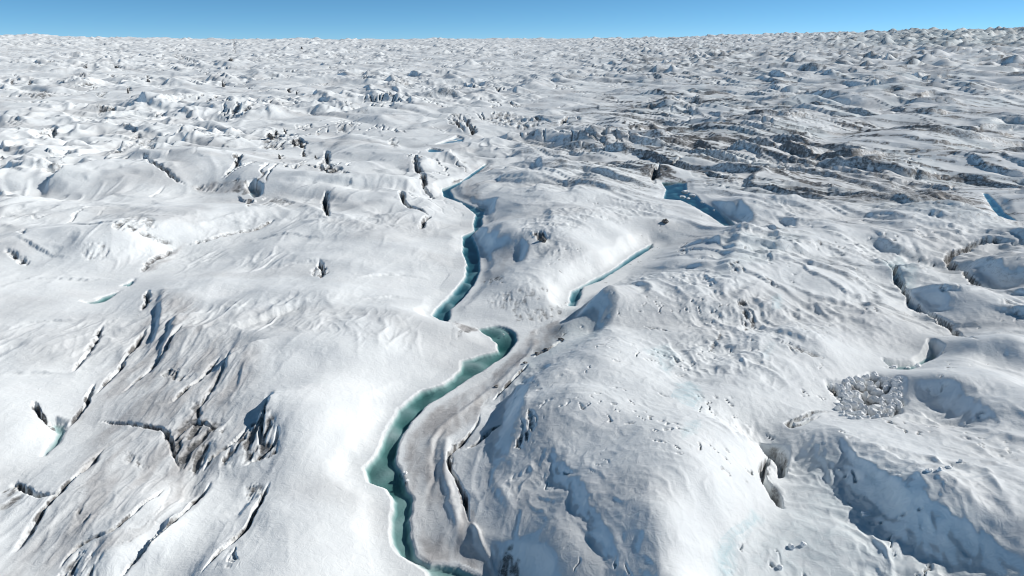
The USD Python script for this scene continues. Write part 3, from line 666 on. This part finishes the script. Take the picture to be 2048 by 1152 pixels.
for name, label, outline, level, depth, bank, colour in WATERS:
    P = np.array([at_level(*p, level) for p in outline])
    poly = Polygon(P).buffer(0)
    poly = max(getattr(poly, 'geoms', [poly]), key=lambda g: g.area)
    water_polys.append(poly)
    idx = near_poly(P, 30)
    x, y = X[idx] + 0.55 * W1X[idx], Y[idx] + 0.55 * W1Y[idx]
    ins = shapely.contains_xy(poly, x, y)
    d = np.full(len(idx), 1e9)
    ring = np.array(poly.exterior.coords)
    for k in range(len(ring) - 1):
        s = ring[k + 1] - ring[k]
        t = np.clip(((x - ring[k, 0]) * s[0] + (y - ring[k, 1]) * s[1]) / max(s @ s, 1e-9), 0, 1)
        d = np.minimum(d, np.hypot(x - ring[k, 0] - t * s[0], y - ring[k, 1] - t * s[1]))
    sd = np.where(ins, -d, d)
    bed = level - depth * (0.62 + 0.5 * perlin(x / 6.0, y / 6.0, 61)) * sstep(0, 0.8, -sd) - 0.10 * np.clip(-sd, 0, 0.5)
    b = bank * (0.7 + 0.6 * (0.5 + 0.5 * perlin(x / 9.0, y / 9.0, 62)))
    k = sstep(0, 1, np.clip(sd / b, 0, 1))
    land = np.maximum(H[idx], level + 0.25) * k + (level + 0.22 * sstep(0, 0.5, sd)) * (1 - k)
    H[idx] = np.where(sd < 0, bed, np.where(sd < b, land, np.maximum(H[idx], np.where(sd < 6, level + 0.25, -9))))
    wet = sstep(-0.2, -1.0, sd)
    DIRT_SHADE[idx] *= 1 - wet
    SILT_SHADE[idx] = SILT_SHADE[idx] * (1 - wet) + 0.25 * wet

# the rubble hole at right: dark melt pit where lumps stand
ZPRE = (H + BASE).reshape(NR, NA).copy()
idx, m = area([(1662, 762), (1690, 768), (1715, 757), (1745, 747), (1798, 757), (1804, 790), (1796, 812), (1772, 834), (1740, 840), (1702, 836), (1676, 822), (1694, 800), (1672, 776)], 1.5)
deep = sstep(-0.35, 0.25, perlin(X[idx] / 3.4, Y[idx] / 5.0, 66))
H[idx] -= m * (0.8 + 2.4 * deep)
DIRT_SHADE[idx] = np.maximum(DIRT_SHADE[idx], m * (0.55 + 0.4 * deep))  # darker with depth: shade between the lumps put into the colour

Zfull = H + BASE
ZG = Zfull.reshape(NR, NA)

# steep broken faces hold grit
dzr = np.gradient(ZG, axis=0) / np.gradient(R, axis=0)
dza = np.gradient(ZG, axis=1) / (np.gradient(A, axis=1) * R)
slope = np.hypot(dzr, dza).ravel()
gate = sstep(-0.05, 0.5, fbm(X / 45, Y / 45, 3, 201) + 0.5 * dark_field) * (0.25 + 0.75 * np.maximum(far, right)) * (1 - ser * 0.5)
left_far = far * (1 - sstep(-0.05, 0.2, U))
DIRT_SHADE = np.maximum(DIRT_SHADE, FACE_SHADE)  # step faces take their grit and the shade painted with it
DIRT_SHADE = np.maximum(DIRT_SHADE, (0.5 + 0.15 * dark_field) * gate * (1 - 0.6 * field) * sstep(0.5, 0.95, slope))
SILT_SHADE = SILT_SHADE * (0.55 + 0.9 * sstep(-0.4, 0.5, fbm(X / 4.5, Y / 16.0, 3, 212)))
SILT_SHADE = np.maximum(SILT_SHADE, 0.34 * sstep(0.0, 0.6, fbm(X / 55 + 0.3 * Y / 55, Y / 40, 3, 211)) * (0.7 + 0.3 * far))
BLU = np.maximum(BLU, 0.25 * right * sstep(0.1, 0.6, fbm(X / 80, Y / 80, 2, 221)))
BLU = np.maximum(BLU, 0.55 * ser)
SILT_SHADE = np.maximum(SILT_SHADE, 0.6 * ser)
DIRT_SHADE = np.maximum(DIRT_SHADE, 0.5 * ser * sstep(-0.1, 0.5, fbm(X / 70, Y / 160, 3, 231)))


def ground_height(x, y):
    """Height of the finished sheet at a point, read back from the grid."""
    a_, r_ = math.atan2(x, y), math.hypot(x, y)
    fa, fr = np.interp(a_, ang, np.arange(NA)), np.interp(r_, rad, np.arange(NR))
    return float(map_coordinates(ZG, [[fr], [fa]], order=1)[0])


def land(px, py, grid=None):
    """Where the line of sight through a pixel first meets the finished sheet."""
    r = ray(px, py)
    t = np.linspace(60, 3000, 12000) ** 1.0 if py < 330 else np.linspace(60, 700, 5000)
    x, y, z = r[0] * t, r[1] * t, CAM_H + r[2] * t
    fa, fr = np.interp(np.arctan2(x, y), ang, np.arange(NA)), np.interp(np.hypot(x, y), rad, np.arange(NR))
    g = map_coordinates(ZG if grid is None else grid, [fr, fa], order=1)
    k = int(np.argmax(z < g))
    return np.array([x[k], y[k], g[k]])


# ---------------------------------------------------------------- materials
def ice_material(path, extra_dirt=0.0):
    n = {
        'pos': ('geometry', {}),
        'at': ('attribute', {'attribute': 'cover'}),
        'sep': ('separate_color', {'color_type': 'rgb'}),
        'n1': ('noise_texture', {'scale': 0.55, 'detail': 5.0, 'roughness': 0.62, 'distortion': 0.6}),
        'n2': ('noise_texture', {'scale': 0.09, 'detail': 4.0, 'roughness': 0.55}),
        'n3': ('noise_texture', {'scale': 3.2, 'detail': 3.0, 'roughness': 0.6}),
        # grit breaks up along the noise
        'n1c': ('map_range', {'from_min': 0.32, 'from_max': 0.68, 'to_min': -0.5, 'to_max': 0.5, 'clamp': True}),
        'dr': ('math', {'math_type': 'sqrt'}),
        'dn': ('math', {'math_type': 'multiply'}),
        'ds': ('math', {'math_type': 'multiply_add', 'value2': 1.1}),
        'dm': ('map_range', {'range_type': 'smoothstep', 'from_min': 0.12, 'from_max': 1.0, 'to_min': 0.0, 'to_max': 1.0, 'clamp': True}),
        'clean': ('rgb_ramp', {'ramp': [(0.25, (0.70, 0.725, 0.735)), (0.5, (0.785, 0.81, 0.81)), (0.75, (0.845, 0.86, 0.855))]}),
        'silt': ('rgb_ramp', {'ramp': [(0.3, (0.36, 0.35, 0.345)), (0.7, (0.54, 0.53, 0.52))]}),
        'grit': ('rgb_ramp', {'ramp': [(0.25, (0.075, 0.074, 0.073)), (0.55, (0.17, 0.168, 0.165)), (0.8, (0.36, 0.355, 0.35))]}),
        'm1': ('mix_color', {}), 'm2': ('mix_color', {'b': (0.44, 0.61, 0.65)}), 'm3': ('mix_color', {}),
        'bn': ('map_range', {'from_min': 0.36, 'from_max': 0.62, 'to_min': 0.25, 'to_max': 1.0, 'clamp': True}), 'bm': ('math', {'math_type': 'multiply'}),
        'bump1': ('bump', {'strength': 0.6, 'distance': 0.3}),
        'bump2': ('bump', {'strength': 0.35, 'distance': 0.08}),
        'p': ('principled_bsdf', {'roughness': 0.62, 'specular_ior_level': 0.25, 'diffuse_roughness': 0.3}),
    }
    l = [('pos.position', 'n1.vector'), ('pos.position', 'n2.vector'), ('pos.position', 'n3.vector'),
         ('at.color', 'sep.color'),
         ('n1.fac', 'n1c.value'),
         ('sep.r', 'dr.value1'), ('dr.value', 'dn.value1'), ('n1c.result', 'dn.value2'),
         ('dn.value', 'ds.value1'), ('sep.r', 'ds.value3'), ('ds.value', 'dm.value'),
         ('n2.fac', 'clean.fac'), ('n1.fac', 'silt.fac'), ('n3.fac', 'grit.fac'),
         ('sep.g', 'm1.fac'), ('clean.color', 'm1.a'), ('silt.color', 'm1.b'),
         ('n1.fac', 'bn.value'), ('sep.b', 'bm.value1'), ('bn.result', 'bm.value2'), ('bm.value', 'm2.fac'), ('m1.result', 'm2.a'),
         ('dm.result', 'm3.fac'), ('m2.result', 'm3.a'), ('grit.color', 'm3.b'),
         ('n1.fac', 'bump1.height'), ('n3.fac', 'bump2.height'), ('bump1.normal', 'bump2.normal'),
         ('m3.result', 'p.base_color'), ('bump2.normal', 'p.normal')]
    return usdkit.material(stage, path, n, l, surface='p.BSDF')


ICE = ice_material('/World/Looks/glacier_ice')


def water_material(path, absorb, density):
    return usdkit.material(stage, path, {
        'pos': ('geometry', {}),
        'n': ('noise_texture', {'scale': 1.6, 'detail': 3.0, 'roughness': 0.55}),
        'b': ('bump', {'strength': 0.12, 'distance': 0.06}),
        'lw': ('layer_weight', {'blend': 0.5}),
        'pw': ('math', {'math_type': 'power', 'value2': 5.0}),
        'fr': ('math', {'math_type': 'multiply_add', 'value2': 0.98, 'value3': 0.02}),
        'tr': ('transparent_bsdf', {'color': (1.0, 1.0, 1.0)}),
        'gl': ('glossy_bsdf', {'color': (1.0, 1.0, 1.0), 'roughness': 0.06}),
        'mx': ('mix_closure', {}),
        'ab': ('absorption_volume', {'color': absorb, 'density': density}),
    }, [('pos.position', 'n.vector'), ('n.fac', 'b.height'), ('b.normal', 'gl.normal'), ('b.normal', 'lw.normal'),
        ('lw.facing', 'pw.value1'), ('pw.value', 'fr.value1'), ('fr.value', 'mx.fac'), ('tr.BSDF', 'mx.closure1'), ('gl.BSDF', 'mx.closure2')], surface='mx.closure', volume='ab.volume')


WATER = {'teal': water_material('/World/Looks/teal_water', (0.36, 0.61, 0.60), 0.68),
         'blue': water_material('/World/Looks/blue_water', (0.26, 0.56, 0.61), 0.52)}

# ---------------------------------------------------------------- the glacier mesh
i, j = np.meshgrid(np.arange(NR - 1), np.arange(NA), indexing='ij')
a0, a1 = i * NA + j, i * NA + (j + 1) % NA
b0, b1 = a0 + NA, a1 + NA
F = np.stack([a0, a1, b1, b0], -1).reshape(-1, 4)
centre = len(X)
V = np.stack([X, Y, Zfull], 1)
V = np.vstack([V, [[0, 0, float(Zfull[:NA].mean())]]])
nrm = np.zeros((NR, NA, 3))
tr_, ta_ = np.gradient(V[:-1].reshape(NR, NA, 3), axis=0), np.gradient(V[:-1].reshape(NR, NA, 3), axis=1)
nrm = np.cross(ta_, tr_).reshape(-1, 3)
nrm /= np.maximum(np.linalg.norm(nrm, axis=1, keepdims=True), 1e-12)
nrm *= np.sign(nrm[:, 2:3] + 1e-9)
nrm = np.vstack([nrm, [[0, 0, 1.0]]])
fan = np.stack([np.full(NA, centre), (np.arange(NA) + 1) % NA, np.arange(NA)], 1)
g = UsdGeom.Mesh.Define(stage, '/World/glacier')
g.CreatePointsAttr(Vt.Vec3fArray.FromNumpy(V.astype(np.float32)))
g.CreateFaceVertexCountsAttr(Vt.IntArray.FromNumpy(np.concatenate([np.full(len(F), 4), np.full(NA, 3)]).astype(np.int32)))
g.CreateFaceVertexIndicesAttr(Vt.IntArray.FromNumpy(np.concatenate([F.ravel(), fan.ravel()]).astype(np.int32)))
g.CreateSubdivisionSchemeAttr('none')
g.CreateNormalsAttr(Vt.Vec3fArray.FromNumpy(nrm.astype(np.float32)))
g.SetNormalsInterpolation('vertex')
cov = np.clip(np.stack([DIRT_SHADE, SILT_SHADE, BLU], 1), 0, 1)
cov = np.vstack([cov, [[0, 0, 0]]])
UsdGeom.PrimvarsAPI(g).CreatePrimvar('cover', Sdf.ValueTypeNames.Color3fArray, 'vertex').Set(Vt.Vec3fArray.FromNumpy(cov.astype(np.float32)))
UsdShade.MaterialBindingAPI.Apply(g.GetPrim()).Bind(ICE)
tag(g, 'white hummocky glacier ice with grey grit and cracks reaching the horizon', 'glacier', kind='structure')

# ---------------------------------------------------------------- water bodies
_count = {}


def numbered(name):
    n = _count.get(name, 0)
    _count[name] = n + 1
    return name if n == 0 else f'{name}_{n:03d}'


for (name, label, outline, level, depth, bank, colour), poly in zip(WATERS, water_polys):
    big = poly.buffer(1.1, join_style=2)
    big = max(getattr(big, 'geoms', [big]), key=lambda q: q.area)
    big = Polygon(big.exterior)
    mesh = trimesh.creation.extrude_polygon(big, 5.0, engine='earcut')
    mesh.apply_translation([0, 0, level - 5.0])
    m = usdkit.mesh(stage, '/World/' + numbered(name), mesh, WATER[colour])
    tag(m, label, name.split('_')[1], kind='structure')

# ---------------------------------------------------------------- loose ice standing on the glacier
rng = np.random.default_rng(7)
BLOCK = usdkit.material(stage, '/World/Looks/white_ice', {
    'pos': ('texture_coordinate', {}), 'n': ('noise_texture', {'scale': 2.2, 'detail': 4.0}), 'n3': ('noise_texture', {'scale': 7.0, 'detail': 3.0}),
    'r': ('rgb_ramp', {'ramp': [(0.3, (0.74, 0.76, 0.77)), (0.6, (0.83, 0.84, 0.84))]}), 'b': ('bump', {'strength': 0.3, 'distance': 0.08}),
    'p': ('principled_bsdf', {'roughness': 0.5, 'specular_ior_level': 0.3})},
    [('pos.object', 'n.vector'), ('pos.object', 'n3.vector'), ('n.fac', 'r.fac'), ('r.color', 'p.base_color'), ('n3.fac', 'b.height'), ('b.normal', 'p.normal')], surface='p.BSDF')
GRIT = usdkit.material(stage, '/World/Looks/gritty_ice', {
    'pos': ('texture_coordinate', {}), 'n': ('noise_texture', {'scale': 0.9, 'detail': 5.0, 'roughness': 0.65}), 'n3': ('noise_texture', {'scale': 4.0, 'detail': 3.0}),
    'r': ('rgb_ramp', {'ramp': [(0.36, (0.05, 0.046, 0.043)), (0.55, (0.16, 0.15, 0.14)), (0.68, (0.55, 0.55, 0.55))]}), 'b': ('bump', {'strength': 0.6, 'distance': 0.15}),
    'p': ('principled_bsdf', {'roughness': 0.75, 'specular_ior_level': 0.2})},
    [('pos.object', 'n.vector'), ('pos.object', 'n3.vector'), ('n.fac', 'r.fac'), ('r.color', 'p.base_color'), ('n3.fac', 'b.height'), ('b.normal', 'p.normal')], surface='p.BSDF')


def lump(sx, sy, sz, seed, sub=3, rough=0.28, lean=(0.0, 0.0), taper=0.0, cuts=4):
    """A rounded, uneven piece of ice about 2sx by 2sy by 2sz, flat below."""
    m = trimesh.creation.icosphere(sub, 1.0)
    v = np.array(m.vertices)
    f = 1 + rough * (fbm(v[:, 0] * 1.3 + seed, v[:, 1] * 1.3 + 0.9 * v[:, 2], 3, seed % 97) + 0.6 * perlin(v[:, 2] * 1.7 + seed, v[:, 0] * 1.7 - v[:, 1], seed % 89))
    # a few cut faces
    r = np.random.default_rng(seed)
    v = v * f[:, None]
    for _ in range(cuts):
        n = r.normal(size=3)
        n /= np.linalg.norm(n)
        d = v @ n
        v -= np.maximum(d - r.uniform(0.62, 0.85), 0)[:, None] * n * 0.9
    if taper:
        k = np.clip((v[:, 2] + 1) / 2, 0, 1)
        v[:, :2] *= (1 - taper * k)[:, None]
    v = v * [sx, sy, sz]
    v[:, 0] += lean[0] * (v[:, 2] + sz)
    v[:, 1] += lean[1] * (v[:, 2] + sz)
    return trimesh.Trimesh(v, m.faces, process=False)


def place(name, label, category, mesh, mat, loc, rz=0.0, group=None):
    m = usdkit.mesh(stage, '/World/' + numbered(name), mesh, mat, smooth=40)
    m.AddTranslateOp().Set(Gf.Vec3d(*map(float, loc)))
    m.AddRotateZOp().Set(float(rz))
    return tag(m, label, category, group)


# the rubble field in the melt hole at right
pit = Polygon([(1655, 760), (1680, 764), (1715, 757), (1745, 746), (1800, 756), (1808, 790), (1800, 812), (1775, 836), (1740, 842), (1700, 838), (1672, 822), (1690, 800), (1668, 776)])
spots = []
while len(spots) < 84:
    p = rng.uniform((1652, 745), (1810, 844))
    if pit.contains(Point(p)) and all(math.hypot(p[0] - q[0], 1.9 * (p[1] - q[1])) > rng.uniform(9.0, 15.0) for q in spots):
        spots.append(tuple(p))
    elif len(spots) > 60 and rng.random() < 0.02:
        break
gap = Polygon([(1704, 762), (1742, 752), (1744, 790), (1756, 806), (1728, 822), (1712, 812), (1726, 790), (1708, 780)])
spots = [q for n, q in enumerate(spots) if not (gap.contains(Point(q)) and n % 3)]
for n, (px, py) in enumerate(spots):
    sx, sy = rng.uniform(0.5, 1.6), rng.uniform(0.42, 0.85)
    h = rng.uniform(1.0, 1.4)
    c = land(px, py, ZPRE)
    place('ice_block', 'rounded white ice block in the rubble of the dark melt hole at right', 'ice block', lump(sx, sy, h, 100 + n, 3, 0.3, cuts=1), BLOCK, (c[0], c[1], c[2] - 0.6 * h), rng.uniform(-55, -5), 'broken ice blocks in the melt hole')

for px, py, sx, h, label in [
        (1788, 737, 1.0, 0.6, 'white ice block in the teal crack behind the rubble, the left one'),
        (1815, 739, 0.9, 0.6, 'white ice block in the teal crack behind the rubble, the middle one'),
        (1836, 733, 0.8, 0.5, 'white ice block in the teal crack behind the rubble, the right one'),
        (1732, 1030, 0.75, 0.6, 'lone white ice lump below the long blue shadow at lower right'),
        (1582, 1096, 0.55, 0.5, 'bright ice lump on the lower right mound, the left of a pair'),
        (1606, 1090, 0.5, 0.45, 'bright ice lump on the lower right mound, the right of a pair'),
        (1858, 943, 0.65, 0.4, 'ice lump at the left end of the row on the right slope'),
        (1880, 940, 0.45, 0.35, 'ice lump second from the left in the row on the right slope'),
        (1897, 936, 0.5, 0.4, 'ice lump third from the left in the row on the right slope'),
        (1922, 924, 0.45, 0.4, 'ice lump at the upper right end of the row on the right slope'),
        (1560, 1137, 0.5, 0.45, 'small ice lump near the lower edge beside the teal slush'),
        (809, 948, 0.55, 0.45, 'white ice chunk wedged under the river bank beside dark grit'),
        (814, 962, 0.4, 0.3, 'small ice chunk just below the wedged one on the river bank')]:
    c = land(px, py)
    place('ice_block', label, 'ice block', lump(sx, 0.75 * sx, h, int(px + py), 3), BLOCK, (c[0], c[1], c[2] + 0.3 * h), rng.uniform(-40, 40))

for px, py, z, sx, label in [
        (1007, 669, 0.0, 0.34, 'largest small ice floe adrift in the dark bend of the river'),
        (1016, 667, 0.0, 0.2, 'tiny ice floe right of the largest in the river bend'),
        (1002, 664, 0.0, 0.16, 'tiny ice floe behind the largest in the river bend'),
        (1370, 384, 4.0, 2.0, 'jagged white ice floe at the back of the deep blue pool'),
        (1384, 391, 4.0, 1.7, 'white ice floe at the right side of the deep blue pool'),
        (1365, 394, 4.0, 1.6, 'white ice floe at the front left of the pack in the blue pool'),
        (1376, 397, 4.0, 1.1, 'small ice floe at the very front of the blue pool pack'),
        (1398, 388, 4.0, 1.0, 'small ice floe nearest the right bank of the blue pool'),
        (1404, 405, 4.0, 0.9, 'flat ice floe where the blue pool narrows to a stream'),
        (1428, 421, 4.0, 0.8, 'little ice floe in the narrow stream below the blue pool')]:
    c = at_level(px, py, z)
    place('ice_floe', label, 'ice floe', lump(sx, 0.8 * sx, 0.32 * sx + 0.05, int(px * 3 + py), 3, 0.4), BLOCK, (c[0], c[1], z + 0.12 * sx), rng.uniform(0, 180))

# dark grit-covered pinnacles left standing between crevasses
for px, py, sx, h, tw, label in [
        (541, 276, 3.4, 3.6, 0.45, 'blackest broad ice pinnacle on the far left hill of broken ice'),
        (554, 270, 1.9, 2.8, 0.5, 'round black ice pinnacle just right of the blackest broad one'),
        (570, 266, 1.6, 4.0, 0.8, 'slim pointed dark ice pinnacle right of the two black ones'),
        (589, 291, 1.9, 4.2, 0.55, 'leaning dark ice fin below the slim pinnacle, left of two'),
        (604, 296, 2.2, 3.4, 0.5, 'leaning dark ice fin below the slim pinnacle, right of two'),
        (560, 318, 1.3, 3.0, 0.6, 'narrow black ice fin below the broad pinnacle'),
        (609, 313, 1.1, 3.4, 0.7, 'thin black ice fin under the two leaning fins'),
        (632, 317, 1.1, 2.4, 0.7, 'short dark ice fin left of the vertical black crack'),
        (474, 334, 1.5, 3.6, 0.6, 'dark upright ice fin above the small round pond'),
        (257, 187, 1.7, 6.0, 0.5, 'tall twin-topped dark ice fin on the far left slope'),
        (297, 164, 3.6, 4.6, 0.4, 'rounded dark ice knob on the far left slope'),
        (233, 136, 4.2, 4.2, 0.5, 'leaning dark ice slab far back at left, right of a smaller one'),
        (173, 136, 3.6, 3.6, 0.5, 'small dark ice slab far back at left'),
        (447, 174, 2.4, 6.6, 0.5, 'slanting dark ice fin far back left of centre'),
        (578, 185, 3.6, 3.4, 0.35, 'squat black ice block far back, left of a thin fin'),
        (594, 189, 1.6, 4.4, 0.6, 'thin dark ice fin beside the squat black block'),
        (604, 98, 6.0, 8.5, 0.5, 'tiny dark ice tower near the horizon left of centre'),
        (463, 121, 7.0, 4.5, 0.5, 'low dark ice knob near the horizon at left'),
        (1085, 482, 1.9, 1.7, 0.4, 'dark gritty ice boulder on top of the middle ridge'),
        (1331, 446, 2.0, 1.5, 0.4, 'dark gritty ice boulder on the slope below the blue pool'),
        (945, 270, 2.0, 3.6, 0.6, 'dark pointed ice fin beside the farthest blue pond'),
        (1074, 709, 0.85, 0.6, 0.3, 'dark gritty ice chunk at the end of the crack below the bench'),
        (1092, 701, 0.7, 0.55, 0.3, 'brown gritty ice chunk in the middle of the crack below the bench'),
        (1122, 680, 0.9, 0.6, 0.3, 'dark gritty ice chunk at the top of the crack below the bench'),
        (1051, 727, 0.7, 0.5, 0.3, 'flat gritty ice chunk on the edge of the blue-shaded slope'),
        (992, 774, 0.6, 0.45, 0.3, 'small dark ice chunk at the lower tip of the shaded slope')]:
    c = land(px, py)
    place('ice_pinnacle' if h > 2.2 else 'ice_boulder', label, 'ice pinnacle' if h > 2.2 else 'ice boulder', lump(sx, 0.7 * sx, 0.62 * h, int(px * 7 + py), 3, 0.45, (-0.12, 0.0), tw), GRIT, (c[0], c[1], c[2] + 0.45 * h), rng.uniform(-25, 25))
